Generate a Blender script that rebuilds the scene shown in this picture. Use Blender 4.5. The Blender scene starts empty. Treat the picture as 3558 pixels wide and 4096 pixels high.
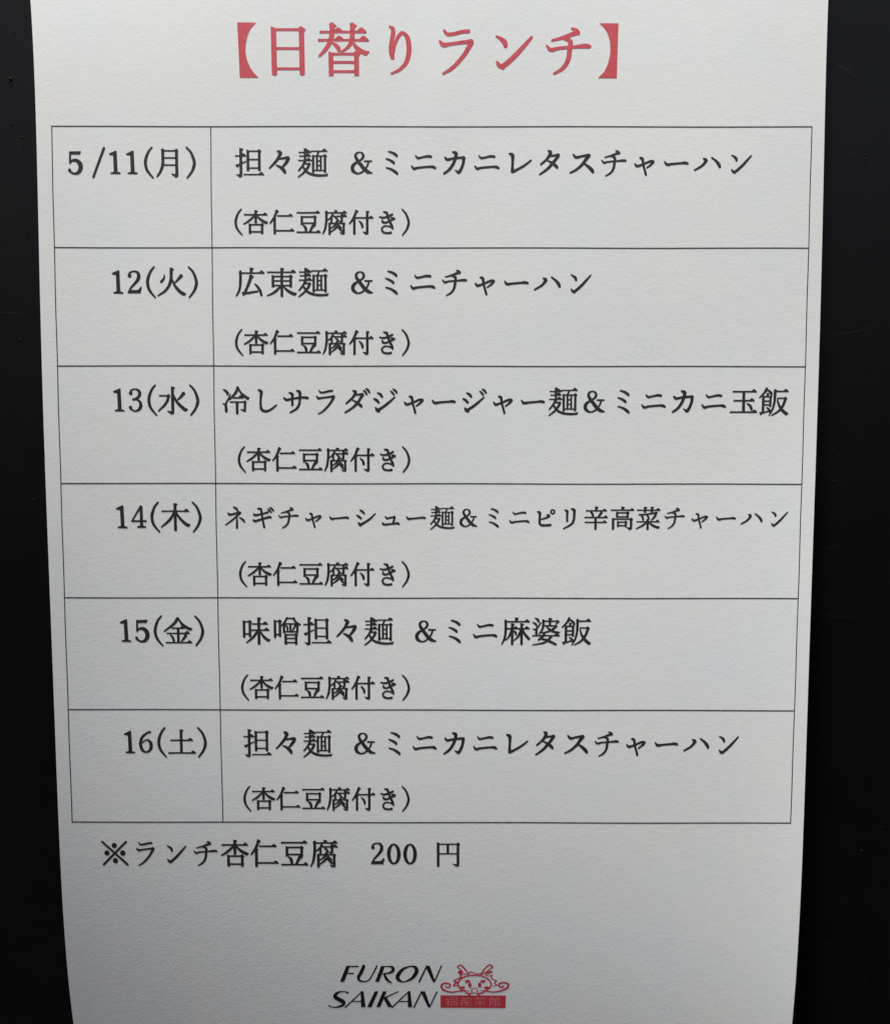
import bpy, math, random
import numpy as np
from mathutils import Vector, Matrix

random.seed(7)
rng = np.random.default_rng(7)
sc = bpy.context.scene
col = sc.collection

# ------------------------------------------------------------------ camera
PW, PH = 3558.0, 4096.0          # photograph, pixels
FPX = 3600.0                     # focal length in those pixels
CX, CY = PW / 2, PH / 2
SHEET_W = 0.21                   # an A4 sheet
PITCH = math.radians(4.9)        # the phone looks slightly down at an upright board
CAM = Vector((0.0, 0.0, 1.5))

cd = bpy.data.cameras.new('camera')
cam = bpy.data.objects.new('camera', cd)
col.objects.link(cam)
cd.sensor_fit = 'HORIZONTAL'
cd.sensor_width = 36.0
cd.lens = 36.0 * FPX / PW
cd.clip_start = 0.005
cd.clip_end = 200.0
cam.location = CAM
cam.rotation_euler = (math.radians(90) - PITCH, 0, 0)
sc.camera = cam

# ------------------------------------------------------------------ daylight
SUN = Vector((-0.12, -0.14, 0.94)).normalized()      # towards the sun: high, up and to the left
el = math.asin(SUN.z)
az = math.atan2(SUN.x, SUN.y)
w = bpy.data.worlds.new("World")
sc.world = w
w.use_nodes = True
nt = w.node_tree
nt.nodes.clear()
sky = nt.nodes.new('ShaderNodeTexSky')
sky.sky_type = 'NISHITA'
sky.sun_disc = False
sky.sun_elevation = el
sky.sun_rotation = az
sky.air_density = 1.0
sky.dust_density = 7.0
sky.ozone_density = 0.2
bg = nt.nodes.new('ShaderNodeBackground')
bg.inputs['Strength'].default_value = 0.05
wo = nt.nodes.new('ShaderNodeOutputWorld')
nt.links.new(sky.outputs[0], bg.inputs[0])
nt.links.new(bg.outputs[0], wo.inputs[0])

sd = bpy.data.lights.new('sun', 'SUN')
so = bpy.data.objects.new('sun', sd)
col.objects.link(so)
sd.energy = 4.5
sd.angle = math.radians(7)
sd.color = (1.0, 0.975, 0.935)
so.rotation_euler = SUN.to_track_quat('Z', 'Y').to_euler()
so.location = (-1, -1, 4)

sc.view_settings.view_transform = 'Standard'
sc.view_settings.look = 'None'
sc.view_settings.gamma = 1.0
sc.view_settings.use_curve_mapping = False
sc.view_settings.exposure = 1.2

# ------------------------------------------------------------------ the bent sheet: measured edges, added bend fitted to shading
def fit(pts, deg):
    a = np.array(pts, float)
    return np.poly1d(np.polyfit((a[:, 0] - 2000) / 2000, a[:, 1], deg))

EL = fit([(0, 122), (515, 143), (679, 149), (1019, 159), (1400, 167), (1639, 171), (1775, 174), (1979, 182), (2237, 197),
          (2454, 205), (2700, 212), (3040, 223), (3380, 236), (3715, 258), (3900, 273), (4096, 293)], 6)
ER = fit([(0, 3311), (475, 3298), (815, 3289), (1400, 3276), (1860, 3262), (2237, 3247), (2700, 3231), (3040, 3222),
          (3380, 3212), (3715, 3193), (3900, 3181), (4096, 3168)], 5)
TL = fit([(504, 205), (990, 220), (1463, 229), (1933, 240), (2390, 258), (2838, 275), (3288, 287)], 3)
TR = fit([(506, 3245), (992, 3232), (1466, 3222), (1937, 3206), (2395, 3189), (2843, 3174), (3294, 3162)], 2)
TM = fit([(504, 842), (990, 848), (1463, 853), (1933, 862), (2390, 871), (2838, 880), (3288, 891)], 2)

def tt(y):
    return (np.asarray(y, float) - 2000) / 2000

def edge(P, y):
    y = np.asarray(y, float)
    yc = np.clip(y, 0, 4096)
    d = (P(tt(yc + 1)) - P(tt(yc - 1))) / 2
    return P(tt(yc)) + d * (y - yc)

_y = np.linspace(0, 4096, 60)
DF = np.poly1d(np.polyfit(tt(_y), FPX * SHEET_W / (edge(ER, _y) - edge(EL, _y)), 4))

SHADE_CURL = [(4.77, 0, 2), (4.9, 0, 3), (-3.2, 0, 4), (1.28, 1, 1), (-3.6, 1, 2), (-2.43, 1, 3), (-0.17, 1, 4), (-0.27, 2, 1), (2.52, 2, 2), (3.22, 2, 3), (-0.14, 2, 4), (0.8, 3, 1), (-3.08, 3, 2), (-3.0, 3, 3), (-1.95, 3, 4)]  # extra bend terms, fitted so the sheet darkens towards its lower left

def depth(x, y):
    """distance of the sheet from the lens plane, metres"""
    x = np.asarray(x, float); y = np.asarray(y, float)
    yc = np.clip(y, -150, 4150)
    d0 = (DF(tt(yc + 1)) - DF(tt(yc - 1))) / 2
    D = DF(tt(yc)) + d0 * (y - yc)
    u = (x - 1717) / 1550
    v = y / 4096
    # added bend, strongest at the lower left corner, shaped to make light fall off
    vv = np.clip(v, -0.04, 1.02)
    for k, i, j in SHADE_CURL:
        D = D + 1e-3 * k * u ** i * vv ** j
    # slow shallow waves across the paper
    D = D + 0.00010 * np.sin(u * 5.1 + v * 3.0) + 0.00007 * np.sin(u * 9.0 - v * 7.0 + 1.0) + 0.00006 * np.sin(v * 15 + u * 2)
    # a soft pucker under the heading
    D = D - 0.00018 * np.exp(-((x - 1760) / 90) ** 2 - ((y - 420) / 330) ** 2)
    return D

cP, sP = math.cos(PITCH), math.sin(PITCH)

def world(x, y, D):
    X = (x - CX) / FPX * D
    Yc = -(y - CY) / FPX * D
    # camera axes: right = X, up = (0, sP, cP), forward = (0, cP, -sP)
    return np.stack([X + CAM.x, D * cP + Yc * sP + CAM.y, -D * sP + Yc * cP + CAM.z], -1)

def tilt(q):
    return 0.0005 + 0.0016 * (np.asarray(q, float) / 4096)

def warp(x, q, lift=0.00003):
    """photo pixel with level text lines (x, q) -> point on the sheet"""
    y = q + tilt(q) * (x - 1700)
    return world(x, y, depth(x, y) - lift)

# ------------------------------------------------------------------ materials
def mat(name):
    m = bpy.data.materials.new(name)
    m.use_nodes = True
    return m, m.node_tree, m.node_tree.nodes['Principled BSDF']

def coords(nt):
    return nt.nodes.new('ShaderNodeTexCoord').outputs['Object']

def noise(nt, src, scale, detail=4, rough=0.6):
    n = nt.nodes.new('ShaderNodeTexNoise')
    n.inputs['Scale'].default_value = scale
    n.inputs['Detail'].default_value = detail
    n.inputs['Roughness'].default_value = rough
    nt.links.new(src, n.inputs['Vector'])
    return n.outputs['Fac']

def ramp(nt, src, stops):
    r = nt.nodes.new('ShaderNodeValToRGB')
    els = r.color_ramp.elements
    els[0].position, els[0].color = stops[0][0], (*stops[0][1], 1)
    els[1].position, els[1].color = stops[-1][0], (*stops[-1][1], 1)
    for p, c in stops[1:-1]:
        e = els.new(p); e.color = (*c, 1)
    nt.links.new(src, r.inputs['Fac'])
    return r.outputs['Color']

def bump(nt, src, strength, dist, prev=None):
    b = nt.nodes.new('ShaderNodeBump')
    b.inputs['Strength'].default_value = strength
    b.inputs['Distance'].default_value = dist
    nt.links.new(src, b.inputs['Height'])
    if prev is not None:
        nt.links.new(prev, b.inputs['Normal'])
    return b.outputs['Normal']

PAPER, pt, pb = mat('paper')
c = coords(pt)
nt1 = noise(pt, c, 38, 3)
pt.links.new(ramp(pt, nt1, [(0.3, (0.755, 0.795, 0.800)), (0.5, (0.772, 0.797, 0.782)), (0.7, (0.788, 0.795, 0.760))]), pb.inputs['Base Color'])
pb.inputs['Roughness'].default_value = 0.85
pb.inputs['Specular IOR Level'].default_value = 0.25
n1 = bump(pt, noise(pt, c, 480, 3, 0.6), 1.0, 0.000016)
n2 = bump(pt, noise(pt, c, 1500, 3, 0.6), 1.0, 0.000022, n1)
pt.links.new(n2, pb.inputs['Normal'])

def ink(name, a, b, rough=0.55, spec=0.3):
    m, t, p = mat(name)
    c = coords(t)
    t.links.new(ramp(t, noise(t, c, 1500, 3), [(0.35, a), (0.65, b)]), p.inputs['Base Color'])
    p.inputs['Roughness'].default_value = rough
    p.inputs['Specular IOR Level'].default_value = spec
    t.links.new(bump(t, noise(t, c, 900, 4, 0.65), 0.8, 0.000012), p.inputs['Normal'])
    return m

BLACK = ink('black_toner', (0.021, 0.020, 0.021), (0.031, 0.030, 0.031))
RULE = ink('rule_toner', (0.045, 0.045, 0.048), (0.075, 0.075, 0.078))
WORD = ink('deep_black_toner', (0.010, 0.0095, 0.009), (0.016, 0.015, 0.014))
RED = ink('red_toner', (0.52, 0.062, 0.085), (0.62, 0.095, 0.115))
CRIMSON = ink('crimson_toner', (0.50, 0.035, 0.052), (0.60, 0.055, 0.075))
PINK = ink('pale_red_toner', (0.66, 0.17, 0.18), (0.72, 0.24, 0.25))

BOARD, bt, bb = mat('black_panel')
c = coords(bt)
bt.links.new(ramp(bt, noise(bt, c, 60, 4), [(0.3, (0.0018, 0.0018, 0.0020)), (0.7, (0.0030, 0.0029, 0.0029))]), bb.inputs['Base Color'])
bb.inputs['Roughness'].default_value = 0.36
bb.inputs['Specular IOR Level'].default_value = 0.30
bt.links.new(bump(bt, noise(bt, c, 500, 3), 0.35, 0.00002), bb.inputs['Normal'])
DUST, dt, db = mat('dust')
dt.links.new(ramp(dt, noise(dt, coords(dt), 900, 2), [(0.3, (0.004, 0.004, 0.0038)), (0.7, (0.012, 0.0115, 0.011))]), db.inputs['Base Color'])
db.inputs['Roughness'].default_value = 0.9
db.inputs['Specular IOR Level'].default_value = 0.1
SCR, st_, sb = mat('fine_scratch')
st_.links.new(ramp(st_, noise(st_, coords(st_), 700, 3), [(0.35, (0.0035, 0.0035, 0.0035)), (0.75, (0.009, 0.0085, 0.008))]), sb.inputs['Base Color'])
sb.inputs['Roughness'].default_value = 0.5

# ------------------------------------------------------------------ scene objects
ROOT = Vector(tuple(world(1717.0, 4200.0, float(depth(1717, 4200)))))

def mesh_obj(name, verts, faces, m, parent=None, smooth=False, origin=None):
    me = bpy.data.meshes.new(name)
    o0 = origin if origin is not None else Vector((0, 0, 0))
    v = np.asarray(verts, float) - np.array(o0)
    me.from_pydata(v.tolist(), [], faces)
    me.materials.append(m)
    if smooth:
        me.polygons.foreach_set('use_smooth', [True] * len(me.polygons))
    me.update()
    o = bpy.data.objects.new(name, me)
    col.objects.link(o)
    if parent is not None:
        o.parent = parent
    else:
        o.location = o0
    return o

# --- the black panel: upright, flat, just behind the sheet
ys = np.linspace(-300, 4160, 80)
allw = np.concatenate([world(np.full(80, xx), ys, depth(np.full(80, xx), ys)) for xx in (150.0, 900.0, 1700.0, 2500.0, 3250.0)])
best = None
for sb in np.linspace(-0.16, 0.04, 41):
    for scz in np.linspace(-0.04, 0.04, 17):
        off = allw[:, 1] - sb * allw[:, 0] - scz * (allw[:, 2] - 1.5)
        gap = float((off.max() - off).mean())
        if best is None or gap < best[0]:
            best = (gap, sb, scz, float(off.max()) + 0.0008)
_, PB, PC, PA = best            # panel plane: y = PA + PB x + PC (z - 1.5)
def on_board(x, y, lift=0.0):
    r = world(x, y, 1.0) - np.array(CAM)
    t = (PA - lift) / (r[1] - PB * r[0] - PC * r[2])
    return np.array(CAM) + r * t
z0, z1, hw = 1.05, 1.95, 0.60
wall_o = Vector((0, PA + 0.004, 1.5))
bx = [(x, PA + PB * x + PC * (z - 1.5) + t, z) for t in (0, 0.008) for x, z in ((-hw, z0), (hw, z0), (hw, z1), (-hw, z1))]
panel = mesh_obj('black_panel', bx, [(0, 1, 2, 3), (5, 4, 7, 6), (1, 5, 6, 2), (4, 0, 3, 7), (3, 2, 6, 7), (4, 5, 1, 0)], BOARD, origin=wall_o)
panel['label'] = 'smooth glossy black panel behind the white menu sheet'
panel['category'] = 'panel'

def speck(x, y, r, h):
    V = []; F = []
    c = on_board(x, y)
    n = 8
    R = r / FPX * 0.235
    V.append(c + np.array([0.1 * R, -h, 0.1 * R]))
    for ring, (rr, hh) in enumerate(((0.55, 0.75), (1.0, 0.0))):
        for k in range(n):
            a = 2 * math.pi * k / n
            q = rr * R * (0.8 + 0.4 * random.random())
            V.append(c + np.array([q * math.cos(a), -h * hh + (0.00001 if hh == 0 else 0), q * math.sin(a) * 0.9]))
    for k in range(n):
        F.append((0, 1 + (k + 1) % n, 1 + k))
        F.append((1 + k, 1 + (k + 1) % n, 1 + n + (k + 1) % n, 1 + n + k))
    return V, F

SP = [(56, 130, 5, .00016), (43, 316, 11, .00035), (33, 325, 5, .0002), (76, 269, 4, .00014), (47, 496, 5, .0002), (87, 549, 6, .00022), (93, 578, 4, .0002),
      (107, 931, 6, .00025), (99, 872, 3, .0001), (8, 960, 4, .0002), (82, 1357, 5, .0002), (137, 1998, 4, .0002), (3365, 115, 3, .0001), (3542, 220, 4, .00015),
      (3458, 636, 5, .00022), (3335, 1923, 4, .00018), (3402, 2276, 3, .00015), (3444, 3403, 4, .0002), (3462, 3917, 3, .00015), (3527, 3309, 3, .00015),
      (3392, 1010, 3, .0001), (20, 1120, 3, .0001), (61, 700, 3, .0001), (3390, 3010, 3, .0001), (30, 2300, 3, .00012)]
V = []; F = []
for s in SP:
    v, f = speck(*s)
    b = len(V); V += v; F += [tuple(i + b for i in q) for q in f]
d = mesh_obj('dust', V, F, DUST, parent=panel, origin=wall_o)
d['kind'] = 'stuff'

SCL = [[(3324, 244), (3380, 275), (3456, 326)], [(3304, 1344), (3400, 1330), (3446, 1320), (3487, 1300)], [(3297, 1775), (3325, 1795), (3358, 1823)],
       [(3270, 2210), (3310, 2195), (3351, 2176)], [(3270, 2454), (3330, 2466), (3365, 2469), (3419, 2466)], [(3235, 3736), (3300, 3770), (3371, 3797)],
       [(5, 1249), (40, 1250), (88, 1253)], [(3400, 610), (3425, 612)], [(3300, 3410), (3262, 3411)]]
for pts in SCL:
    V = []; F = []
    n = len(pts)
    for i, (x, y) in enumerate(pts):
        wd = 1.6 * (0.25 + math.sin(math.pi * (i + 0.25) / (n - 0.5)))
        V.append(on_board(x, y - wd, 0.00002)); V.append(on_board(x, y + wd, 0.00002))
    for i in range(n - 1):
        F.append((2 * i, 2 * i + 1, 2 * i + 3, 2 * i + 2))
    mesh_obj('scratch', V, F, SCR, parent=panel, origin=wall_o)

# --- the notice
notice = bpy.data.objects.new('menu_notice', None)
col.objects.link(notice)
notice.location = ROOT
notice.empty_display_size = 0.05
notice['label'] = 'white paper lunch menu with red heading and ruled black table before the black panel'
notice['category'] = 'notice'

NU, NV = 72, 170
yy = np.linspace(-330, 4160, NV)
V = []
for back in (0, 1):
    for y in yy:
        xs = np.linspace(float(edge(EL, y)), float(edge(ER, y)), NU)
        # tiny irregularities of the cut edge
        V.append(world(xs, np.full(NU, y), depth(xs, np.full(NU, y)) + back * 0.00014))
V = np.concatenate(V)
F = []
def vid(b, j, i): return b * NU * NV + j * NU + i
for j in range(NV - 1):
    for i in range(NU - 1):
        F.append((vid(0, j, i), vid(0, j + 1, i), vid(0, j + 1, i + 1), vid(0, j, i + 1)))
        F.append((vid(1, j, i), vid(1, j, i + 1), vid(1, j + 1, i + 1), vid(1, j + 1, i)))
nf = len(F)
base = len(V)
rim = [(j, 0) for j in range(NV)] + [(NV - 1, i) for i in range(1, NU)] + [(j, NU - 1) for j in range(NV - 2, -1, -1)] + [(0, i) for i in range(NU - 2, 0, -1)]
RV = [V[vid(0, j, i)] for j, i in rim] + [V[vid(1, j, i)] for j, i in rim]
n = len(rim)
for k in range(n):
    F.append((base + k, base + n + k, base + n + (k + 1) % n, base + (k + 1) % n))
V = np.concatenate([V, np.array(RV)])
sheet = mesh_obj('sheet', V, F, PAPER, parent=notice, smooth=True, origin=ROOT)

# ------------------------------------------------------------------ glyphs, drawn as brush strokes
def catmull(P, n=6):
    P = np.array(P, float)
    if len(P) < 3:
        return P
    Q = np.vstack([2 * P[0] - P[1], P, 2 * P[-1] - P[-2]])
    out = []
    for i in range(1, len(Q) - 2):
        p0, p1, p2, p3 = Q[i - 1], Q[i], Q[i + 1], Q[i + 2]
        for k in range(n):
            t = k / n
            out.append(0.5 * ((2 * p1) + (-p0 + p2) * t + (2 * p0 - 5 * p1 + 4 * p2 - p3) * t * t + (-p0 + 3 * p1 - 3 * p2 + p3) * t ** 3))
    out.append(P[-1])
    return np.array(out)

def catclosed(P, n=8):
    P = np.array(P, float); m = len(P); out = []
    for i in range(m):
        p0, p1, p2, p3 = P[i - 1], P[i], P[(i + 1) % m], P[(i + 2) % m]
        for k in range(n):
            t = k / n
            out.append(0.5 * ((2 * p1) + (-p0 + p2) * t + (2 * p0 - 5 * p1 + 4 * p2 - p3) * t * t + (-p0 + 3 * p1 - 3 * p2 + p3) * t ** 3))
    out.append(out[0])
    return np.array(out)

def parse(spec, em, thin, thick):
    """-> list of ('cap', array x,y,r) and ('poly', array x,y)"""
    prim = []
    T, K = thin * em, thick * em
    def uroko(x2, y):
        prim.append(('poly', np.array([(x2 - .185 * em, y - .3 * T), (x2 - .125 * em, y - .075 * em), (x2 - .095 * em, y - .085 * em),
                                       (x2 - .065 * em, y - .068 * em), (x2, y - .1 * T), (x2 - .004 * em, y + .5 * T), (x2 - .185 * em, y + .5 * T)])))
    def bar(x1, y1, x2, y2, wd):
        L = math.hypot(x2 - x1, y2 - y1) or 1
        ux, uy = (x2 - x1) / L, (y2 - y1) / L
        a = min(wd / 2, L / 2)
        prim.append(('cap', np.array([(x1 + ux * a, y1 + uy * a, wd / 2), (x2 - ux * a, y2 - uy * a, wd / 2)])))
    def spur(x, y, wd):
        prim.append(('poly', np.array([(x - wd * .55, y), (x + wd * .55, y + .01 * em), (x + wd * .5 + .042 * em, y + .028 * em),
                                       (x + wd * .5 + .03 * em, y + .052 * em), (x + wd * .45, y + .085 * em), (x - wd * .45, y + .085 * em)])))
    for line in spec.strip().split(';'):
        line = line.strip()
        if not line:
            continue
        k, rest = line[0], line[1:].split()
        pts = [tuple(float(a) for a in r.split(',')) for r in rest]
        if k in 'RL':
            P = []; lw = K
            for p in pts:
                lw = p[2] if len(p) > 2 else lw
                P.append((p[0], p[1], lw / 2))
            P = catmull(P) if k == 'R' else np.array(P)
            # keep round ends inside the written end points
            if k == 'R' or k == 'L':
                P = P.copy()
                for e, f in ((0, 1), (-1, -2)):
                    dvec = P[f, :2] - P[e, :2]; L = np.hypot(*dvec) or 1
                    P[e, :2] += dvec / L * min(P[e, 2] * 0.5, L * 0.7)
            P[:, 2] = np.maximum(P[:, 2], 0.004 * em)
            prim.append(('cap', P))
        elif k == 'X':
            P = catclosed([(p[0], p[1], p[2] / 2) for p in pts]); prim.append(('cap', P))
        elif k == 'P':
            prim.append(('poly', np.array(pts)))
        elif k == 'h':
            x1, y, x2 = pts[0][:3]
            bar(x1, y, x2 - .02 * em, y, T); uroko(x2, y)
            prim.append(('cap', np.array([(x1 + .018 * em, y, T * .62), (x1 + .03 * em, y, T * .5)])))
        elif k == 'l':
            x1, y, x2 = pts[0][:3]; bar(x1, y, x2, y, T)
        elif k in 'vV':
            x, y1, y2 = pts[0][:3]; wd = pts[0][3] if len(pts[0]) > 3 else K
            prim.append(('poly', np.array([(x - wd / 2, y1), (x + wd / 2, y1 + .01 * em), (x + wd / 2, y2 - .02 * em), (x + wd * .35, y2), (x - wd * .4, y2), (x - wd / 2, y2 - .012 * em)])))
            if k == 'v': spur(x, y1, wd)
        elif k == 'S':
            spur(*pts[0][:3])
        elif k == 'B':
            xl, xr, yt, yb = pts[0][:4]; wd = pts[0][4] if len(pts[0]) > 4 else K
            bars = pts[1]
            prim.append(('poly', np.array([(xl - wd / 2, yt), (xl + wd * .1, yt + .02 * em), (xl + wd / 2, yt + .035 * em), (xl + wd / 2, yb), (xl - wd / 2, yb)])))
            prim.append(('poly', np.array([(xr - wd / 2, yt + .02 * em), (xr + wd / 2, yt + .03 * em), (xr + wd / 2, yb), (xr - wd / 2, yb)])))
            y0 = bars[0]
            prim.append(('poly', np.array([(xr - wd * .75, y0 - .3 * T), (xr - wd * .25, y0 - .055 * em), (xr + wd * .1, y0 - .058 * em), (xr + wd * .5 + .032 * em, y0),
                                           (xr + wd / 2, y0 + .05 * em), (xr - wd / 2, y0 + .05 * em)])))
            for b in bars:
                bar(xl, b, xr, b, T)
        elif k == 'O':
            x, y, r = pts[0]; prim.append(('cap', np.array([(x, y, r), (x + .01, y, r)])))
        elif k == 'F':
            x, y, rx, ry = pts[0]; a = np.linspace(0, 2 * math.pi, 24, endpoint=False)
            prim.append(('poly', np.stack([x + rx * np.cos(a), y + ry * np.sin(a)], -1)))
        elif k == 'E':
            x, y, rx, ry, ws, wt = pts[0]; a = np.linspace(0, 2 * math.pi, 33)
            prim.append(('cap', np.stack([x + rx * np.cos(a), y + ry * np.sin(a), (ws * np.abs(np.cos(a)) ** 1.3 + wt * (1 - np.abs(np.cos(a)) ** 1.3)) / 2], -1)))
    return prim

def field(prim, X, Y):
    """negative inside the union of the strokes"""
    D = np.full(X.shape, 1e9)
    for kind, P in prim:
        if kind == 'cap':
            m = P[:, 2].max() * 1.2 + 3 * CELL[0]
            for a, b in zip(P[:-1], P[1:]):
                x0, x1 = min(a[0], b[0]) - m, max(a[0], b[0]) + m
                y0, y1 = min(a[1], b[1]) - m, max(a[1], b[1]) + m
                i0, i1 = np.searchsorted(X[0], [x0, x1]); j0, j1 = np.searchsorted(Y[:, 0], [y0, y1])
                if i1 <= i0 or j1 <= j0: continue
                sx, sy = X[j0:j1, i0:i1], Y[j0:j1, i0:i1]
                dx, dy = b[0] - a[0], b[1] - a[1]
                L2 = dx * dx + dy * dy + 1e-9
                t = np.clip(((sx - a[0]) * dx + (sy - a[1]) * dy) / L2, 0, 1)
                d = np.hypot(sx - a[0] - t * dx, sy - a[1] - t * dy) - (a[2] + t * (b[2] - a[2]))
                D[j0:j1, i0:i1] = np.minimum(D[j0:j1, i0:i1], d)
        else:
            m = 3 * CELL[0]
            x0, y0 = P.min(0) - m; x1, y1 = P.max(0) + m
            i0, i1 = np.searchsorted(X[0], [x0, x1]); j0, j1 = np.searchsorted(Y[:, 0], [y0, y1])
            if i1 <= i0 or j1 <= j0: continue
            sx, sy = X[j0:j1, i0:i1], Y[j0:j1, i0:i1]
            d = np.full(sx.shape, 1e18); s = np.ones(sx.shape)
            n = len(P)
            for i in range(n):
                a = P[i]; b = P[i - 1]
                ex, ey = b[0] - a[0], b[1] - a[1]
                wx, wy = sx - a[0], sy - a[1]
                t = np.clip((wx * ex + wy * ey) / (ex * ex + ey * ey + 1e-9), 0, 1)
                d = np.minimum(d, (wx - ex * t) ** 2 + (wy - ey * t) ** 2)
                c1 = sy >= a[1]; c2 = sy < b[1]; c3 = ex * wy > ey * wx
                s = np.where((c1 & c2 & c3) | (~c1 & ~c2 & ~c3), -s, s)
            D[j0:j1, i0:i1] = np.minimum(D[j0:j1, i0:i1], s * np.sqrt(d))
    return D

CELL = [1.0]
BLEED = 0.2          # ink spreads a little into the paper
def contour(prim, cell):
    """filled marching squares; full cells are merged into runs along a row"""
    CELL[0] = cell
    pts = np.concatenate([np.stack([P[:, 0] - (P[:, 2] if k == 'cap' else 0), P[:, 1] - (P[:, 2] if k == 'cap' else 0)], -1) for k, P in prim] +
                         [np.stack([P[:, 0] + (P[:, 2] if k == 'cap' else 0), P[:, 1] + (P[:, 2] if k == 'cap' else 0)], -1) for k, P in prim])
    lo = pts.min(0) - 2 * cell; hi = pts.max(0) + 2 * cell
    gx = np.arange(lo[0], hi[0] + cell, cell); gy = np.arange(lo[1], hi[1] + cell, cell)
    X, Y = np.meshgrid(gx, gy)
    D = field(prim, X, Y) - BLEED * cell
    V = []; F = []; idx = {}
    def v(key, x, y):
        if key not in idx:
            idx[key] = len(V); V.append((x, y))
        return idx[key]
    ins = D < 0
    H, Wd = D.shape
    full = ins[:-1, :-1] & ins[:-1, 1:] & ins[1:, :-1] & ins[1:, 1:]
    anyc = ins[:-1, :-1] | ins[:-1, 1:] | ins[1:, :-1] | ins[1:, 1:]
    def corner(j, i): return v((0, j, i), gx[i], gy[j])
    def cross(j0, i0, j1, i1):
        a, b = D[j0, i0], D[j1, i1]; t = a / (a - b)
        return v((1, min(j0, j1), min(i0, i1), j0 != j1), gx[i0] + t * (gx[i1] - gx[i0]), gy[j0] + t * (gy[j1] - gy[j0]))
    for j in range(H - 1):
        i = 0
        row = full[j]
        cand = np.nonzero(anyc[j])[0]
        done = -1
        for i in cand:
            if i <= done: continue
            if row[i]:
                e = i
                while e + 1 < Wd - 1 and row[e + 1]: e += 1
                F.append((corner(j, i), corner(j + 1, i), corner(j + 1, e + 1), corner(j, e + 1)))
                done = e
            else:
                cs = [(j, i), (j + 1, i), (j + 1, i + 1), (j, i + 1)]
                ii = [bool(ins[a]) for a in cs]
                if sum(ii) == 2 and ii[0] == ii[2]:
                    for k in range(4):
                        if ii[k]:
                            F.append((cross(*cs[k - 1], *cs[k]) if 0 else cross(*cs[k], *cs[k - 1]), corner(*cs[k]), cross(*cs[k], *cs[(k + 1) % 4])))
                else:
                    f = []
                    for k in range(4):
                        a, b = cs[k], cs[(k + 1) % 4]
                        if ins[a]: f.append(corner(*a))
                        if ins[a] != ins[b]:
                            f.append(cross(*a, *b) if ins[a] else cross(*b, *a))
                    if len(f) >= 3: F.append(tuple(f))
    return np.array(V), F

# crop windows the strokes were measured in: origin x, origin y, photo px per unit, em in photo px
CR = {
 'T1': (940, 60, 600 / 1792, 222), 'T2': (1500, 60, 600 / 1792, 222), 'T3': (2060, 60, 600 / 1792, 222),
 'D1': (250, 570, 600 / 1792, 124), 'K1': (920, 570, 600 / 1792, 124), 'K7': (2000, 570, 600 / 1792, 124), 'K8': (2480, 570, 600 / 1792, 124),
 'S1': (910, 820, 400 / 1792, 105), 'S2': (1270, 820, 400 / 1792, 105), 'D2': (420, 1050, 400 / 1792, 124), 'K2': (920, 1050, 500 / 1792, 124),
 'A3': (870, 1520, 500 / 1792, 121), 'B3': (1340, 1520, 500 / 1792, 121), 'C3': (2150, 1520, 500 / 1792, 121), 'E3': (2650, 1520, 540 / 1792, 121),
 'D3': (430, 1520, 400 / 1792, 122), 'D4': (440, 1990, 400 / 1792, 121), 'D5': (460, 2450, 400 / 1792, 120), 'D6': (480, 2890, 400 / 1792, 119),
 'A4': (880, 2000, 500 / 1792, 100.5), 'B4': (1330, 2000, 500 / 1792, 100.5), 'F4': (2030, 2000, 500 / 1792, 100.5), 'G4': (2300, 2000, 500 / 1792, 100.5),
 'A5': (940, 2450, 400 / 1792, 120.5), 'H5': (1980, 2450, 400 / 1792, 120.5), 'I5': (1620, 2450, 400 / 1792, 120.5),
 'N1': (390, 3340, 500 / 1792, 118), 'N2': (1420, 3340, 500 / 1792, 118),
}
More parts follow.
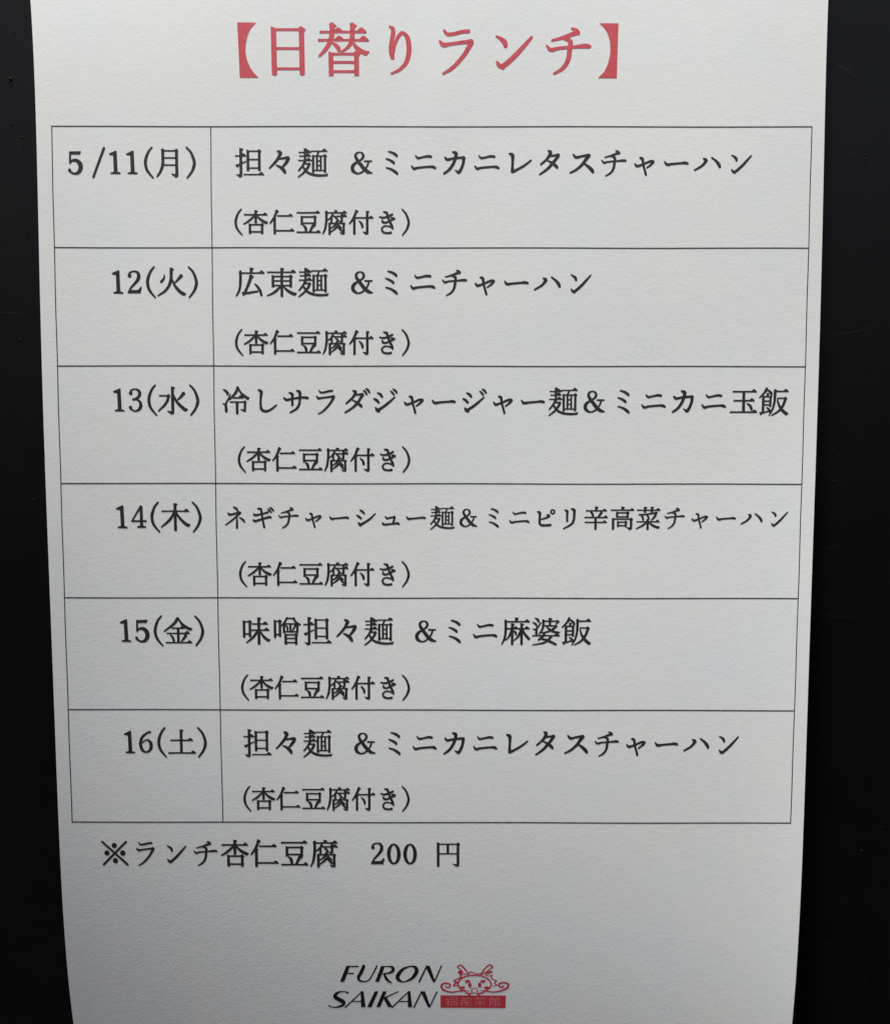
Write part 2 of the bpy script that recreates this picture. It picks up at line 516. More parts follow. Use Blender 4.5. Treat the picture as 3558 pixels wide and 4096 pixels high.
# character: (crop, em-centre x, em-centre y in photo px, thin, strokes)
G = {
'日': ('T1', 1152, 202, .045, "B 463,796,138,714,62 177,403,645; O 463,700,28; O 797,698,28"),
'替': ('T1', 1375, 200, .045, "S 1160,100,58; R 1160,104,58 1163,180,56 1152,262,58 1118,350,50 1060,430,42 1000,490,24; h 1018,200,1300; h 1200,200,1574; h 995,298,1310; h 1200,298,1600; S 1405,100,56; R 1405,104,56 1403,200,56 1395,290,56 1370,350,44 1330,395,34 1266,436,20; R 1155,325,12 1205,360,44 1235,398,50 1240,420,38; R 1408,318,24 1440,375,44 1500,425,54 1562,455,54; P 1520,405 1550,420 1606,434 1575,474 1545,478; B 1142,1447,430,724,56 463,562,672"),
'【': ('T1', 991, 200, .045, "P 35,88 258,88 190,160 150,250 126,350 122,430 136,530 175,630 225,700 271,745 48,745"),
'】': ('T3', 2431, 200, .045, "P 1003,95 1228,95 1214,748 990,748 1060,680 1105,590 1130,490 1137,400 1128,300 1100,210 1055,140"),
'り': ('T2', 1599, 200, .045, "R 172,130,22 212,160,46 216,215,52 202,290,48 190,370,52 194,440,60 207,515,46; R 212,450,40 232,360,34 265,275,40 310,218,42 340,213,38 384,262,52 402,350,58 400,450,58 370,560,50 300,640,40 240,675,32 184,697,22"),
'ラ': ('T2', 1822, 200, .045, "R 818,172,22 860,222,40 930,222,42 1040,196,44 1124,188,44; R 768,304,24 815,352,52 900,342,40 1080,318,44 1150,318,56; O 1142,316,34; R 1150,325,60 1112,392,54 1060,475,50 970,580,46 890,650,40 804,698,24"),
'ン': ('T2', 2046, 200, .045, "R 1444,248,22 1505,283,46 1545,322,60 1558,370,46; R 1450,550,22 1482,598,52 1530,625,48; R 1500,612,52 1560,582,56 1672,480,56 1772,370,48 1872,256,32"),
'チ': ('T3', 2270, 200, .045, "R 668,156,24 725,178,48 748,212,54; R 755,200,50 660,232,50 560,268,40 434,300,26; R 372,358,22 425,412,46 520,392,38 700,378,36 830,366,54 892,372,42; R 585,288,20 640,298,46 660,330,56 647,420,58 638,500,56 608,580,50 550,645,42 458,700,26"),
'5': ('D1', 300, 650, .045, "P 82,108 222,104 212,142 105,142; L 93,110,24 88,250,22; P 80,250 78,240 110,212 108,235 92,258; R 82,245,12 112,218,26 160,212,38 203,245,50 215,300,52 190,355,40 140,372,24 95,352,24 78,328,30; O 82,330,19"),
'/': ('D1', 394, 650, .045, "L 500,60,30 362,418,28"),
'1': ('D1', 459, 650, .045, "P 556,133 635,97 648,100 655,352 690,360 690,377 572,375 572,360 610,350 606,152 562,148"),
'(': ('D1', 594, 650, .045, "R 1072,54,20 1022,120,28 990,220,36 1000,310,34 1035,370,26 1082,426,18"),
')': ('D1', 763, 650, .045, "R 1478,54,20 1535,120,28 1571,220,36 1568,280,36 1540,350,28 1484,424,20"),
'月': ('D1', 669.5, 650, .042, "R 1198,80,36 1198,180,34 1195,260,34 1170,340,30 1124,410,18; P 1178,74 1216,92 1216,110 1180,110; R 1362,84,36 1362,250,34 1362,380,36 1350,408,26; P 1290,368 1350,380 1355,410 1325,402; l 1190,97,1375; l 1205,182,1355; l 1205,268,1355; P 1335,92 1355,74 1368,76 1385,95 1378,118 1345,118"),
'担': ('K1', 998, 649, .04, "v 128,62,392,33; P 68,374 128,378 146,395 130,408 108,411; h 60,155,194; P 60,262 100,252 192,212 192,226 105,268 98,290 78,288; B 212,348,78,335,32 98,198,300; h 160,378,406"),
'々': ('K1', 1123, 649, .04, "R 562,96,20 600,112,40; O 605,122,19; R 604,120,40 572,185,34 520,250,28 466,304,18; L 585,190,20 700,172,30; R 698,180,40 672,230,38 622,292,22; R 546,264,14 600,290,32 640,328,42 656,358,28"),
'麺': ('K2', 1251, 1129, .037, "v 1080,75,285,32; h 990,135,1168; h 1000,188,1165; h 983,250,1175; R 1072,262,30 1045,325,28 984,400,22; L 1070,300,16 1150,296,26; R 1145,298,36 1120,350,34 1080,405,30 1035,448,26 980,490,18; R 1040,318,20 1075,380,32 1120,425,34 1200,456,34 1300,466,32 1390,462,30; P 1370,448 1412,436 1398,476 1370,478; h 1165,118,1402; L 1278,122,24 1248,185,22; B 1196,1366,168,424,34 186,393; V 1251,185,395,29; V 1306,185,395,27; l 1251,257,1306; l 1251,322,1306"),
'&': ('C3', 2375.5, 1605, .04, "R 940,445,22 900,432,44 850,395,50 790,320,48 745,258,44 724,205,36 745,170,26 785,158,16 822,175,28 834,215,36 812,252,28 760,290,24 705,325,40 680,375,50 697,425,44 755,455,22 815,435,24 862,392,20 897,330,26 907,288,24; L 846,283,22 954,283,20; P 900,425 962,438 962,458 880,456"),
'ミ': ('I5', 1818, 2525, .045, "R 820,140,24 900,163,42 960,203,46 974,224,34; R 780,264,22 850,290,38 910,328,46 922,350,32; R 784,422,24 870,448,38 948,497,50 984,534,36"),
'ニ': ('I5', 1939.5, 2525, .045, "R 1288,208,20 1330,252,38 1400,242,34 1500,222,42 1566,230,44; R 1218,388,22 1264,438,44 1340,422,38 1540,404,38 1600,410,50 1642,432,30"),
'カ': ('E3', 2734, 1605, .045, "R 243,140,24 288,156,44; O 292,162,20; R 292,165,44 280,220,40 255,290,38 200,370,34 128,424,24; R 142,206,20 175,240,34 250,226,28 380,212,32; O 388,220,24; R 386,222,46 385,270,38 365,340,36 332,402,40; P 265,370 325,388 350,405 335,424 308,424"),
'レ': ('K7', 2073.6, 650, .045, "R 106,126,20 150,145,42; R 150,145,44 149,230,32 146,300,34 148,345,42; R 146,348,34 200,322,28 290,270,26 372,206,20"),
'タ': ('K7', 2200, 650, .045, "R 570,92,20 608,112,40; R 605,115,40 570,180,32 530,220,26 482,260,22; L 585,160,20 700,142,26; O 690,150,24; R 692,150,44 665,195,34 620,250,36 560,315,30 470,380,20; R 566,212,14 620,238,28 665,275,38 684,296,28"),
'ス': ('K7', 2327, 650, .045, "R 872,136,20 908,172,32 970,160,26 1055,145,32; O 1058,152,23; R 1055,155,44 1020,205,38 980,260,34 910,320,28 834,360,20; R 998,242,16 1050,280,34 1095,322,42 1112,350,32"),
'ャ': ('B3', 1656.8, 1605, .045, "R 1058,232,24 1098,242,40; R 1100,245,40 1110,330,32 1130,400,32 1150,475,32; R 990,314,20 1025,348,36 1100,325,28 1210,280,32 1255,285,36; R 1248,290,40 1215,330,30 1158,374,20"),
'ー': ('B3', 1775.6, 1605, .045, "R 1388,284,18 1426,326,38 1500,318,30 1620,308,30 1670,303,38 1716,312,34"),
'ハ': ('K8', 2833, 650, .045, "R 992,184,18 1028,204,40; R 1030,205,40 1000,250,30 960,285,26 888,326,20; R 1090,172,18 1140,210,28 1175,250,38 1194,290,30"),
'冷': ('A3', 944, 1605, .043, "R 80,134,14 120,160,32 145,190,38 142,212,24; R 186,204,16 150,280,22 118,345,30 120,400,42 122,455,40; P 65,334 105,335 125,360 95,364; R 290,104,38 278,150,38 238,210,34 168,284,18; P 268,104 290,100 318,118 310,140 275,140; R 300,125,18 340,190,32 390,235,42 435,262,40; P 400,238 462,254 440,286 415,280; h 222,256,372; l 172,316,400; V 278,316,490,38; R 392,310,36 390,400,34 386,445,36; P 365,310 385,294 400,296 416,316 408,335 375,335; P 318,416 380,422 395,448 365,454"),
'し': ('A3', 1062.8, 1605, .045, "R 580,140,22 628,162,44; R 630,165,44 618,260,34 615,350,34 628,420,40 680,448,34 750,430,30 846,356,22"),
'サ': ('A3', 1181.6, 1605, .045, "R 1022,180,20 1070,200,40; R 1074,198,40 1070,280,34 1070,366,36; R 1130,150,22 1180,170,44; R 1182,170,42 1178,260,36 1170,340,34 1130,410,32 1034,468,22; R 945,252,20 990,284,36 1100,264,28 1230,250,34 1298,258,36"),
'ダ': ('B3', 1419.2, 1605, .045, "R 252,150,24 300,172,46; R 298,178,42 255,245,34 210,290,30 152,338,24; L 285,214,22 395,198,28; O 390,212,25; R 392,210,46 360,265,38 320,325,38 250,395,32 138,470,24; R 244,284,14 310,322,32 358,360,40 382,380,32; R 398,148,14 430,168,30 455,208,26; R 434,122,16 470,142,32 495,182,26"),
'ジ': ('B3', 1538, 1605, .045, "R 602,182,18 645,203,38 675,240,32; R 548,264,18 590,285,38 626,324,32; R 576,392,18 600,428,46 630,445,40; R 600,438,40 700,375,36 780,310,32 858,242,20; R 788,154,14 820,180,30 845,214,26; R 824,126,16 860,148,32 886,186,26"),
'玉': ('E3', 2974.5, 1605, .05, "h 928,148,1245; h 940,268,1220; h 895,420,1257; V 1073,150,420,38; R 1116,304,14 1160,335,34 1182,386,34"),
'飯': ('H5', 2307, 2525, .044, "R 1330,95,40 1318,130,46 1280,185,36 1202,264,22; R 1335,115,24 1375,145,36 1410,180,46 1422,215,34; V 1345,178,240,34; S 1345,178,30; l 1255,243,1420; V 1272,232,525,46; V 1400,240,428,42; P 1372,240 1392,226 1410,226 1430,244 1422,262 1380,262; l 1272,325,1400; l 1272,392,1400; P 1205,518 1275,522 1330,500 1392,490 1392,512 1255,552 1240,576 1225,574; R 1332,432,16 1378,476,42 1400,520,40; S 1480,120,46; R 1480,122,48 1478,250,46 1470,350,42 1440,470,34 1380,582,20; h 1480,150,1724; l 1520,272,1660; P 1635,268 1655,246 1675,250 1702,276 1690,300 1645,300; R 1668,272,48 1650,340,46 1610,430,44 1540,510,36 1424,580,20; R 1523,285,22 1545,370,36 1590,455,46 1640,510,54 1690,550,56; P 1660,500 1728,544 1690,582 1650,550"),
'杏': ('S1', 1022.5, 888, .056, "h 298,172,716; v 503,90,325,46; R 485,188,30 430,240,38 370,290,36 286,340,24; R 522,182,24 570,240,38 630,285,48 685,312,50; P 640,268 680,285 728,300 700,338 665,334; B 398,617,326,516,44 350,478"),
'仁': ('S1', 1128, 888, .056, "S 880,95,44; R 880,97,46 865,150,44 830,230,40 757,330,24; V 843,235,520,46; P 860,232 878,240 866,262 850,262; h 896,192,1171; h 876,458,1196"),
'豆': ('S1', 1233, 888, .056, "h 1243,135,1657; B 1328,1563,186,354,44 210,322; R 1345,355,16 1385,390,46 1400,430,50 1402,470,36; R 1535,355,48 1505,410,44 1472,475,36; S 1535,350,44; h 1240,485,1668"),
'腐': ('S2', 1338.5, 888, .05, "h 135,137,524; v 320,88,142,42; R 157,110,46 157,250,44 148,340,42 130,430,38 90,516,22; R 275,160,36 238,222,34 178,270,18; V 248,210,310,38; h 285,200,527; V 432,150,300,42; P 368,272 425,282 432,306 400,306; R 308,218,14 345,245,34 372,282,32; V 213,312,530,44; V 465,318,522,42; l 198,325,485; P 440,322 462,308 480,308 498,330 488,350 445,350; P 388,482 450,495 470,524 425,524; R 345,290,40 320,345,36 285,380,30 236,414,18; R 340,345,20 380,370,36 426,410,32; R 345,385,36 300,430,32 236,480,18; R 355,395,20 395,425,38 434,468,30; O 345,300,20"),
'付': ('S2', 1444, 888, .056, "S 695,95,44; R 695,97,46 670,170,44 630,250,38 568,336,24; V 657,230,525,44; P 672,228 690,238 680,258 665,258; h 685,227,1003; v 888,98,508,46; P 798,473 880,480 910,500 895,524 855,526; R 735,280,16 780,320,40 800,370,48 802,396,36"),
'き': ('S2', 1549, 888, .056, "R 1175,118,26 1235,130,46; R 1238,130,46 1255,200,42 1290,290,42 1330,370,46 1345,422,36; R 1102,206,24 1170,222,34 1250,205,38 1345,160,36; R 1155,258,24 1165,300,40 1225,310,34 1310,270,36 1380,238,40; R 1305,218,22 1365,240,44; R 1345,405,34 1260,375,26 1190,377,28 1148,425,34 1172,480,38 1240,500,36 1320,490,42"),
'2': ('D2', 538, 1128.7, .045, "O 440,238,34; R 422,232,34 450,182,30 520,158,26 585,180,46 605,240,62 585,310,56 520,390,42 465,450,34 412,535,22; P 402,532 450,496 570,496 605,480 632,436 657,445 632,552 402,552"),
'火': ('D2', 687, 1128.7, .045, "S 1190,106,52; R 1188,108,58 1185,200,54 1180,300,54 1140,420,48 1060,520,40 938,598,24; R 1202,290,20 1235,390,40 1290,470,52 1350,530,58 1410,565,56; P 1360,520 1454,556 1420,598 1370,580; R 1062,216,18 1056,280,34 1005,350,52; R 1370,232,56 1320,290,46 1248,366,20; P 1340,206 1400,244 1390,262 1330,262"),
'3': ('D3', 541, 1601, .045, "O 417,238,33; R 402,225,24 430,185,30 495,165,24 560,195,46 578,250,54 555,305,46 490,345,32; L 450,350,38 530,350,26; R 480,352,26 530,355,28 578,395,44 592,460,60 560,530,48 490,560,26 425,530,30 400,500,46; O 407,497,31"),
'水': ('D3', 691, 1601, .045, "v 1165,120,595,52; P 1056,553 1165,565 1190,590 1170,616 1130,618; l 920,285,1080; P 1060,278 1085,254 1105,260 1128,290 1110,312 1070,310; R 1088,290,50 1075,360,46 1020,450,42 904,562,24; R 1190,275,20 1225,370,42 1290,450,52 1380,532,60; P 1340,478 1438,524 1400,568 1355,552; R 1370,235,56 1310,305,42 1244,366,18; P 1335,212 1398,244 1390,266 1328,262"),
'4': ('D4', 554.7, 2069, .045, "P 540,152 583,152 588,515 534,515 534,210 545,170; L 555,158,34 388,430,26; l 382,428,650; L 382,428,30 648,428,32; P 482,524 534,508 588,508 640,524 640,548 482,548"),
'木': ('D4', 702.7, 2069, .045, "v 1167,105,604,52; h 928,250,1420; R 1140,275,30 1100,360,46 1030,440,42 912,538,24; R 1188,265,20 1230,350,42 1300,430,48 1380,500,56; P 1340,448 1442,490 1405,534 1360,516"),
'金': ('D5', 713, 2524, .045, "P 1100,96 1130,92 1165,112 1150,150 1090,140; R 1125,105,50 1090,165,50 1030,230,42 876,345,24; R 1148,125,24 1200,210,46 1280,270,52 1340,300,52; P 1300,258 1390,290 1360,332 1310,318; h 1015,285,1260; V 1130,285,545,46; h 928,378,1342; h 905,545,1380; R 982,405,18 1030,450,42 1048,515,42; R 1262,415,54 1230,465,44 1178,526,18; P 1232,400 1298,424 1290,442 1240,440"),
'6': ('D6', 583.8, 2971, .045, "O 530,183,22; R 550,178,34 490,195,36 400,270,44 368,360,52 370,430,56 400,505,50 465,540,30 535,500,48 555,420,60 530,345,48 470,322,26 400,370,20"),
'土': ('D6', 727.8, 2971, .05, "v 1095,130,552,48; h 906,328,1308; h 865,555,1357"),
'※': ('N1', 459, 3415, .045, "L 66,102,28 430,438,32; L 418,102,30 78,438,30; O 243,160,37; O 135,268,37; O 362,268,38; O 252,378,37"),
'0': ('N2', 1574, 3415, .045, "E 553,275,72,137,52,22"),
'円': ('N2', 1792.5, 3415, .04, "V 1188,108,456,38; P 1168,106 1210,124 1210,145 1170,140; l 1180,133,1490; V 1327,133,270,36; l 1200,270,1460; V 1472,118,435,38; P 1450,128 1470,108 1485,112 1504,134 1494,155 1455,150; P 1388,410 1455,424 1492,420 1490,440 1468,454 1440,452"),
'味': ('A5', 1026, 2525, .046, "B 160,265,142,440,46 170,388; V 160,400,454,46; h 303,210,592; h 285,320,614; v 425,90,580,50; R 400,330,30 360,400,44 290,475,38 198,546,24; R 450,335,20 490,410,40 545,470,48 595,505,50; P 560,462 636,490 602,532 570,510"),
'噌': ('A5', 1148, 2525, .044, "B 715,803,132,438,44 160,398; V 715,400,456,46; R 935,95,38 905,150,34 870,200,30 822,245,18; l 920,108,1060; P 1030,105 1045,88 1065,90 1082,110 1070,130 1035,128; R 1052,112,40 1080,160,36 1120,200,40 1160,222,34; P 1130,188 1188,206 1160,240 1135,236; V 875,200,370,42; V 1115,212,370,42; l 875,207,1130; l 875,348,1130; V 992,207,348,38; R 900,228,14 935,265,36 940,322,32; R 1078,235,34 1055,280,32 1026,330,16; B 903,1092,374,577,46 402,467,543"),
'麻': ('H5', 2061, 2525, .046, "v 372,85,165,46; h 163,163,617; R 183,135,46 185,280,46 175,400,42 155,480,36 112,570,22; v 300,190,578,46; h 213,288,415; v 468,190,578,46; h 400,288,614; R 290,300,28 265,380,38 235,440,32 176,496,18; R 322,325,16 360,355,40 368,396,34; R 455,300,30 430,380,40 395,440,34 334,496,18; R 490,300,22 520,375,42 565,430,48 600,470,46; P 575,425 627,462 598,496 570,470"),
'婆': ('H5', 2184, 2525, .044, "R 708,94,14 760,125,42 785,172,34; R 668,170,14 720,200,38 750,240,28; R 824,174,20 780,240,26 742,290,38 738,385,46; P 666,285 715,285 738,310 700,315; R 862,130,44 862,220,42 840,310,36 782,382,20; l 850,152,1120; P 1085,148 1110,128 1130,134 1156,168 1130,185 1085,215 1080,200 1105,165; v 980,92,238,44; l 880,235,1090; P 1062,230 1080,216 1095,218 1118,240 1105,262 1070,258; R 1090,244,40 1040,290,38 960,335,32 824,364,18; R 912,240,18 975,300,38 1060,345,44 1125,362,38; P 1090,330 1168,344 1130,380 1095,372; R 885,375,46 850,430,40 775,490,38; h 668,412,1162; R 1012,418,40 960,480,40 870,540,34 670,578,18; R 826,472,24 920,490,38 1010,530,44 1096,572,40"),
'広': ('K2', 1000, 1129, .045, "v 302,72,150,40; h 128,150,494; R 148,122,38 148,250,38 140,350,34 120,420,30 84,482,20; S 300,188,46; R 300,190,50 285,250,44 250,340,38 212,424,34; P 165,420 250,420 400,400 400,425 210,460 195,476 178,476; R 350,303,16 395,350,34 430,410,40 448,474,34"),
'東': ('K2', 1128, 1129, .043, "h 533,138,945; v 740,75,492,38; B 613,868,174,354,38 198,262,328; R 722,340,24 670,395,34 610,440,30 528,475,18; R 766,345,20 815,395,36 870,430,42 922,455,40; P 890,420 960,440 930,476 900,468"),
'ネ': ('A4', 947.7, 2069, .045, "R 192,95,20 235,122,34 255,152,26; R 110,178,18 138,206,32 210,192,28 290,172,34; R 290,178,38 250,215,28 190,270,24 76,356,20; R 238,225,20 240,300,28 238,400,34; R 272,246,14 320,275,30 350,312,26"),
'ギ': ('A4', 1050, 2069, .045, "R 536,118,22 585,125,36; R 588,125,34 600,220,30 615,310,30 630,392,34; R 478,194,18 503,214,32 590,198,24 692,170,30; R 470,278,20 500,298,34 600,270,28 700,242,32 730,245,28; R 678,122,14 705,142,28 735,174,24; R 708,102,16 740,120,30 768,152,24"),
'シ': ('B4', 1459.7, 2069, .045, "R 388,138,18 420,155,32 455,192,28; R 342,212,18 375,232,32 412,262,28; R 364,318,20 395,352,44; R 385,356,42 450,320,32 540,260,28 612,188,18"),
'ュ': ('B4', 1562, 2069, .045, "R 750,228,18 778,256,28 830,247,24 890,238,32; O 886,240,18; R 888,240,34 875,290,28 860,335,24; R 708,320,20 738,346,30 830,338,26 925,328,32 952,340,26"),
'ピ': ('F4', 2178, 2069, .045, "R 418,158,20 458,172,38; R 460,172,38 455,260,32 455,320,34 482,350,34 540,355,32 618,347,34; R 556,200,22 592,216,36; R 598,218,34 540,250,26 470,270,16; E 641,160,28,26,22,22"),
'リ': ('F4', 2281, 2069, .045, "R 815,134,18 852,150,36; R 854,148,36 850,220,32 852,300,32; R 906,114,20 952,132,42; R 954,132,42 952,210,36 945,280,36 910,340,30 798,404,20"),
'辛': ('G4', 2383.8, 2071, .05, "v 298,90,152,36; h 153,152,453; R 214,168,14 245,195,34 252,232,30; R 375,175,36 350,210,32 325,242,20; h 132,248,469; V 290,250,422,36; h 138,318,455"),
'高': ('G4', 2488, 2071, .05, "v 675,90,142,38; h 510,142,847; B 598,750,160,250,32 180,238; V 543,255,422,36; l 528,270,820; V 800,265,410,36; P 775,268 795,252 810,252 828,272 818,292 780,290; P 733,386 790,392 812,405 800,425 768,424; B 613,725,293,384,30 314,365"),
'菜': ('G4', 2592, 2071, .046, "h 883,142,1220; v 998,92,178,34; v 1095,92,170,34; R 906,205,16 1000,203,22 1090,190,24 1172,178,32; R 932,210,12 965,245,30 972,284,26; R 1018,210,12 1045,235,28 1058,268,24; R 1152,208,36 1125,250,30 1084,290,14; h 883,308,1213; V 1038,265,425,34; R 1020,318,20 970,360,28 874,410,16; R 1058,318,18 1110,360,32 1165,385,34; P 1150,362 1218,378 1195,408 1165,404"),
}
THICK = .09

_cache = {}
def glyph(ch):
    if ch not in _cache:
        key, gx, gy, thin, spec = G[ch]
        ox, oy, s, em = CR[key]
        e = em / s
        prim = parse(spec, e, thin, THICK)
        V, F = contour(prim, e / (76 if key[0] != 'T' else 110))
        V = (V * s + np.array([ox, oy]) - np.array([gx, gy])) / em
        _cache[ch] = (V, F)
    return _cache[ch]

def text_line(name, items, q, em, m, parent, label=None, wx=1.0):
    """items: list of (char, em-centre x in photo px)"""
    VV = []; FF = []; b = 0
    ref = items[0][1]
    for ch, x in items:
        V, F = glyph(ch)
        X = x + V[:, 0] * em * wx
        Q = q + V[:, 1] * em
        # upright strokes converge with the sheet's edges
        l0, r0 = edge(EL, q), edge(ER, q)
        p = (X - l0) / (r0 - l0)
        X = edge(EL, Q) + p * (edge(ER, Q) - edge(EL, Q))
        VV.append(warp(X, Q)); FF += [tuple(i + b for i in f) for f in F]; b += len(V)
    o = mesh_obj(name, np.concatenate(VV), FF, m, parent=parent, origin=ROOT)
    if label: o['label'] = label
    return o

def run(chars, x0, pitch):
    return [(c, x0 + k * pitch) for k, c in enumerate(chars)]

# heading
text_line('heading_text', [('【', 991), ('日', 1152), ('替', 1375), ('り', 1599), ('ラ', 1822), ('ン', 2046), ('チ', 2270), ('】', 2431)], 200, 222, RED, notice,
          'large red heading in bold brackets')

# menu rows
text_line('date_text', [('5', 300), ('/', 394), ('1', 459), ('1', 527), ('(', 594), ('月', 669.5), (')', 763)], 650, 124, BLACK, notice)
text_line('date_text', [('1', 470), ('2', 538), ('(', 602.6), ('火', 687), (')', 771.5)], 1128.7, 124, BLACK, notice)
text_line('date_text', [('1', 475), ('3', 541), ('(', 607.7), ('水', 691), (')', 777)], 1601, 122, BLACK, notice)
text_line('date_text', [('1', 486.6), ('4', 554.7), ('(', 619.7), ('木', 702.7), (')', 787)], 2069, 121, BLACK, notice)
text_line('date_text', [('1', 501.7), ('5', 567.6), ('(', 632.5), ('金', 713), (')', 797)], 2524.5, 120, BLACK, notice)
text_line('date_text', [('1', 517.5), ('6', 583.8), ('(', 647), ('土', 727.8), (')', 808)], 2971, 119, BLACK, notice)

text_line('dish_text', [('担', 998), ('々', 1123), ('麺', 1249), ('&', 1445)] + run('ミニカニレタスチャーハン', 1567, 126.5), 650, 124, BLACK, notice)
text_line('dish_text', [('広', 1000), ('東', 1128), ('麺', 1251), ('&', 1447)] + run('ミニチャーハン', 1565, 125.3), 1129, 124, BLACK, notice)
text_line('dish_text', run('冷しサラダジャージャー麺', 944, 118.8) + [('&', 2375.5)] + run('ミニカニ玉飯', 2493, 120.3), 1605, 121, BLACK, notice)
text_line('dish_text', run('ネギチャーシュー麺', 947.7, 102.4) + run('&ミニピリ', 1872, 102.2) + run('辛高菜チャーハン', 2383.8, 104.0), 2070.5, 100.5, BLACK, notice)
text_line('dish_text', run('味噌担々麺', 1026, 121.8) + [('&', 1701.5)] + run('ミニ麻婆飯', 1818, 121.8), 2525, 120.5, BLACK, notice)
text_line('dish_text', [('担', 1030), ('々', 1149), ('麺', 1268), ('&', 1458)] + run('ミニカニレタスチャーハン', 1577, 121.0), 2974, 119, BLACK, notice)

# bracketed line under every dish
for q, a, b, em in ((888, 953, 1622, 105), (1369.5, 955, 1622, 104.5), (1838, 966, 1624, 103.5), (2296.5, 971, 1622, 102.5), (2751, 979, 1623, 101.5), (3196, 988, 1622, 100.5)):
    f = lambda x: a + (x - 953) * (b - a) / 669
    text_line('side_dish_text', [('(', a)] + [(c, f(1022.5 + 105.3 * k)) for k, c in enumerate('杏仁豆腐付き')] + [(')', b)], q, em, BLACK, notice)

text_line('price_text', [('※', 459), ('ラ', 580), ('ン', 701), ('チ', 820)] + run('杏仁豆腐', 939.5, 118.8) + [('2', 1510), ('0', 1574), ('0', 1639), ('円', 1792.5)], 3415, 118, BLACK, notice)

# ruled lines
def rule(pa, pb_, wd, n=60):
    """pa,pb in (x, q) ; a thin printed line following the sheet"""
    VV = []; F = []
    t = np.linspace(0, 1, n)
    x = pa[0] + (pb_[0] - pa[0]) * t; q = pa[1] + (pb_[1] - pa[1]) * t
    return x, q
def strip(name, x, q, wd, vertical):
    n = len(x)
    if vertical:
        A = warp(x - wd / 2, q, 0.00002); B = warp(x + wd / 2, q, 0.00002)
    else:
        A = warp(x, q - wd / 2, 0.000025); B = warp(x, q + wd / 2, 0.000025)
    V = np.concatenate([A, B])
    F = [(i, n + i, n + i + 1, i + 1) for i in range(n - 1)] if not vertical else [(i, i + 1, n + i + 1, n + i) for i in range(n - 1)]
    return mesh_obj(name, V, F, RULE, parent=notice, origin=ROOT)
RQ = [505.5, 990.8, 1464.3, 1934.8, 2392.5, 2840.7, 3290.8]
for q in RQ:
    x = np.linspace(float(TL(tt(q))) - 2, float(TR(tt(q))) + 2, 90)
    strip('table_rule', x, np.full(90, q) + 0.7 * np.sin(x / 160 + q), 4.6, False)
qq = np.linspace(RQ[0], RQ[-1], 120)
for P in (TL, TM, TR):
    strip('table_rule', np.array([float(P(tt(q))) for q in qq]) + 0.5 * np.sin(qq / 70), qq, 4.2, True)

# ------------------------------------------------------------------ the printed logo
logo = bpy.data.objects.new('logo', None)
col.objects.link(logo)
logo.parent = notice
logo['label'] = 'italic black FURON SAIKAN beside a red dragon face over a red bar'
logo.empty_display_size = 0.01

def art(name, origin, s, spec, m, cell, lift=0.00003, em=400, thin=.03):
    prim = parse(spec, em, thin, THICK)
    V, F = contour(prim, cell)
    X = V[:, 0] * s + origin[0]; Q0 = V[:, 1] * s + origin[1]
    Q = Q0 - tilt(Q0) * (X - 1700)
    return mesh_obj(name, warp(X, Q, lift), F, m, parent=logo, origin=ROOT)

art('wordmark', (1300, 3840), 480 / 1792, """
P 315,92 370,92 282,328 222,328; P 330,90 502,90 494,110 352,108; P 330,195 430,195 424,212 330,212;
R 580,85,48 535,190,50 495,262,46 515,308,30 585,324,18 650,302,18 700,230,18 774,86,22;
P 835,92 892,92 802,328 745,328; R 860,100,16 940,99,16 1000,112,36 1014,150,48 970,192,30 855,212,14; R 880,208,20 902,262,40 940,312,36 995,348,12;
X 1275,97,18 1155,145,40 1082,240,58 1100,302,44 1175,327,16 1290,280,40 1362,180,58 1348,118,44;
L 1520,88,20 1400,332,24; P 1503,90 1562,90 1642,328 1606,328 1500,108; L 1736,88,20 1628,332,18;
R 345,492,26 280,476,14 190,488,30 145,545,54 205,592,58 272,632,58 262,675,40 180,706,22 100,706,14 50,682,18;
L 555,470,14 296,712,20; P 530,472 572,472 602,706 535,706; P 405,615 545,615 545,629 395,629;
P 740,472 792,472 690,706 628,706;
P 862,472 917,472 820,706 762,706; L 1092,472,14 880,572,18; P 868,575 922,568 1005,700 1000,706 940,706;
L 1250,470,14 998,710,20; P 1228,472 1272,472 1298,706 1235,706; P 1105,615 1245,615 1245,629 1092,629;
L 1442,472,18 1322,712,22; P 1430,472 1490,472 1574,708 1535,708 1430,490; L 1668,474,18 1558,710,16
""", WORD, 4.5)
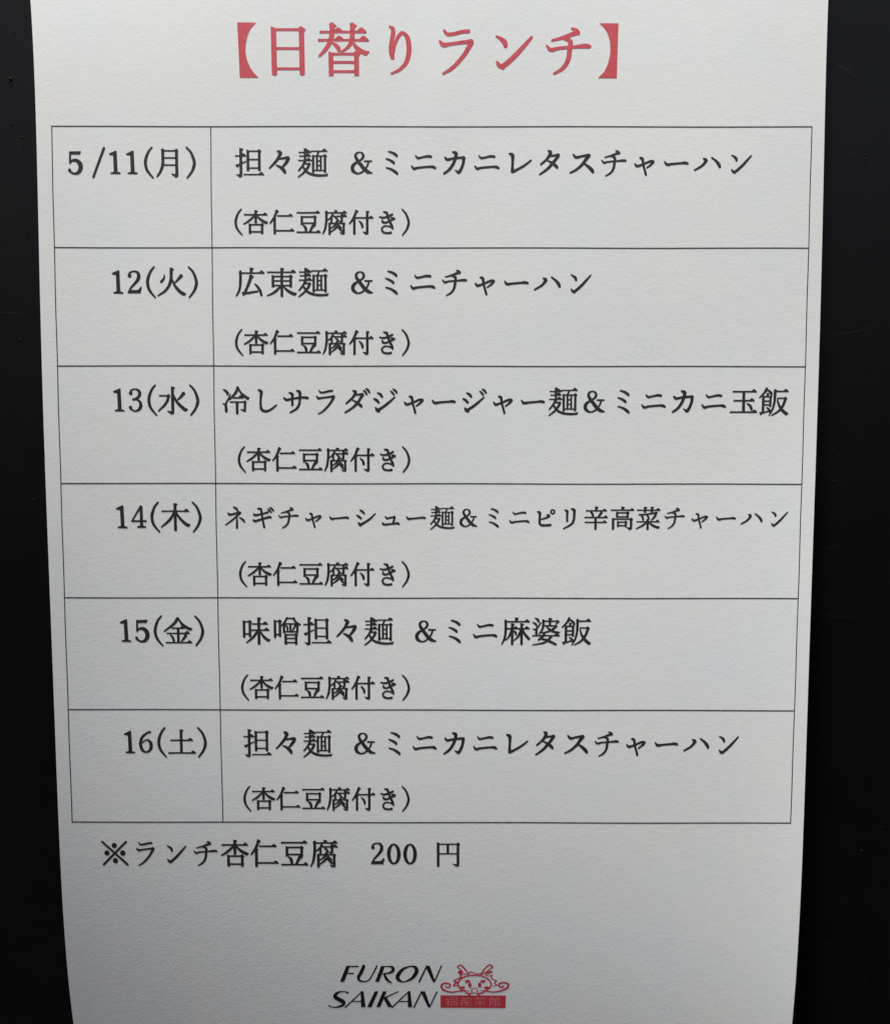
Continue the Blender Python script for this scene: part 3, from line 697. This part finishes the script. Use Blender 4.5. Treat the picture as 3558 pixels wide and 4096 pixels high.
art('dragon_face', (1740, 3840), 320 / 1792, """
R 655,695,26 570,652,30 512,570,36 530,470,32 620,395,30 750,357,28 900,345,28 1050,365,28 1180,430,30 1250,520,32 1240,600,34 1170,660,32 1120,692,26;
F 775,565,40,52; F 995,565,40,52; P 662,462 700,455 760,452 792,494 700,514 668,500; P 998,494 1030,455 1118,452 1122,508 1050,512;
F 610,622,62,28; F 1148,624,64,28; R 790,658,10 870,634,16 960,656,10; F 818,697,21,21; F 940,697,21,19;
L 650,688,16 768,698,10; L 1120,688,16 990,692,10; R 660,690,24 692,735,28 770,757,24 870,737,16 970,760,24 1060,735,34 1125,688,30;
L 765,750,46 765,812,50; L 968,750,46 964,812,50;
R 650,692,28 520,702,28 400,725,30 270,710,34 170,660,42 135,595,44 168,542,40 250,522,32 322,545,34 336,582,34 300,614,30 250,607,26 220,580,16;
R 1110,690,28 1200,712,26 1320,720,28 1450,700,32 1590,640,42 1640,572,44 1602,525,36 1510,510,30 1432,540,40 1425,578,40 1470,612,32 1520,602,30 1530,570,20;
R 742,312,26 660,200,30 592,128,30 550,117,26 494,156,24; R 494,156,24 550,205,24 622,285,26; F 560,280,58,38; R 556,290,60 570,350,36 576,405,28; L 590,326,16 748,318,22;
R 735,320,22 788,276,24 850,285,14 920,316,18 1035,312,24; R 575,395,26 500,425,22 410,468,20; L 405,466,22 475,502,40; L 485,498,44 405,572,24; L 395,582,18 495,580,16;
R 1026,318,28 1090,222,30 1160,148,30 1225,114,28 1294,158,26; R 1294,158,28 1230,202,24 1140,282,20; L 1160,296,56 1270,262,40; L 1108,270,22 1142,345,26; L 1020,322,22 1115,296,20;
R 1135,338,18 1200,362,16 1280,345,18; L 1278,345,20 1252,402,20; L 1252,400,18 1292,440,18; L 1290,438,18 1376,466,22; L 1374,468,24 1322,522,24; L 1324,520,20 1384,572,22; L 1378,576,16 1280,592,8
""", CRIMSON, 5.0)
art('red_bar', (1740, 3840), 320 / 1792, "P 120,798 1578,802 1572,1078 118,1072", CRIMSON, 9.0, lift=0.000022)
art('bar_lettering', (1740, 3840), 320 / 1792, """
L 255,842,12 325,842,12; L 240,895,16 330,895,14; L 300,895,20 300,1030,20; L 292,925,16 245,1000,14; L 350,845,12 505,845,12; L 375,865,16 360,900,14; L 480,865,20 495,900,16; L 375,900,10 480,900,10; L 360,935,18 360,1028,20; L 430,935,18 430,1028,18; L 497,935,18 497,1030,20; L 360,935,10 497,935,10; L 360,980,8 497,980,8; L 360,1024,10 497,1024,10;
L 585,860,10 695,860,10; L 605,866,18 618,905,16; L 675,866,18 662,905,16; L 580,915,12 700,915,12; L 595,920,18 588,1030,18; L 690,920,20 690,1030,18; L 600,950,10 690,950,10; L 600,982,8 690,982,8; L 722,845,22 722,900,16; L 722,870,10 790,862,10; L 805,885,20 808,895,20; L 722,930,20 722,1020,20; L 722,1022,12 825,1022,12; L 740,935,8 800,935,8; L 740,975,8 800,975,8; L 820,1000,12 825,1025,12;
L 905,858,10 1125,858,10; L 955,842,22 960,890,16; L 1055,842,24 1050,890,20; L 910,895,14 925,915,12; L 1000,885,16 1005,905,14; L 1110,890,18 1095,915,14; L 885,945,10 1135,945,10; L 1005,930,20 1005,1032,18; L 1000,955,18 885,1020,12; L 1010,955,18 1130,1020,12;
L 1262,838,18 1205,890,14; L 1262,838,16 1312,880,16; L 1235,880,14 1290,880,12; L 1228,885,20 1228,1020,20; L 1295,885,16 1295,970,16; L 1228,930,8 1295,930,8; L 1228,970,10 1295,970,10; L 1210,1022,16 1255,1015,16; L 1280,985,14 1310,1025,20; L 1385,838,18 1400,858,16; L 1330,870,12 1450,870,12; L 1450,865,18 1445,890,16; L 1345,890,20 1345,1028,20; L 1430,890,18 1425,940,18; L 1345,895,8 1430,895,8; L 1345,938,8 1430,938,8; L 1345,970,10 1445,970,10; L 1440,970,18 1440,1026,20; L 1345,1022,12 1445,1022,12
""", PINK, 4.5, lift=0.00004)
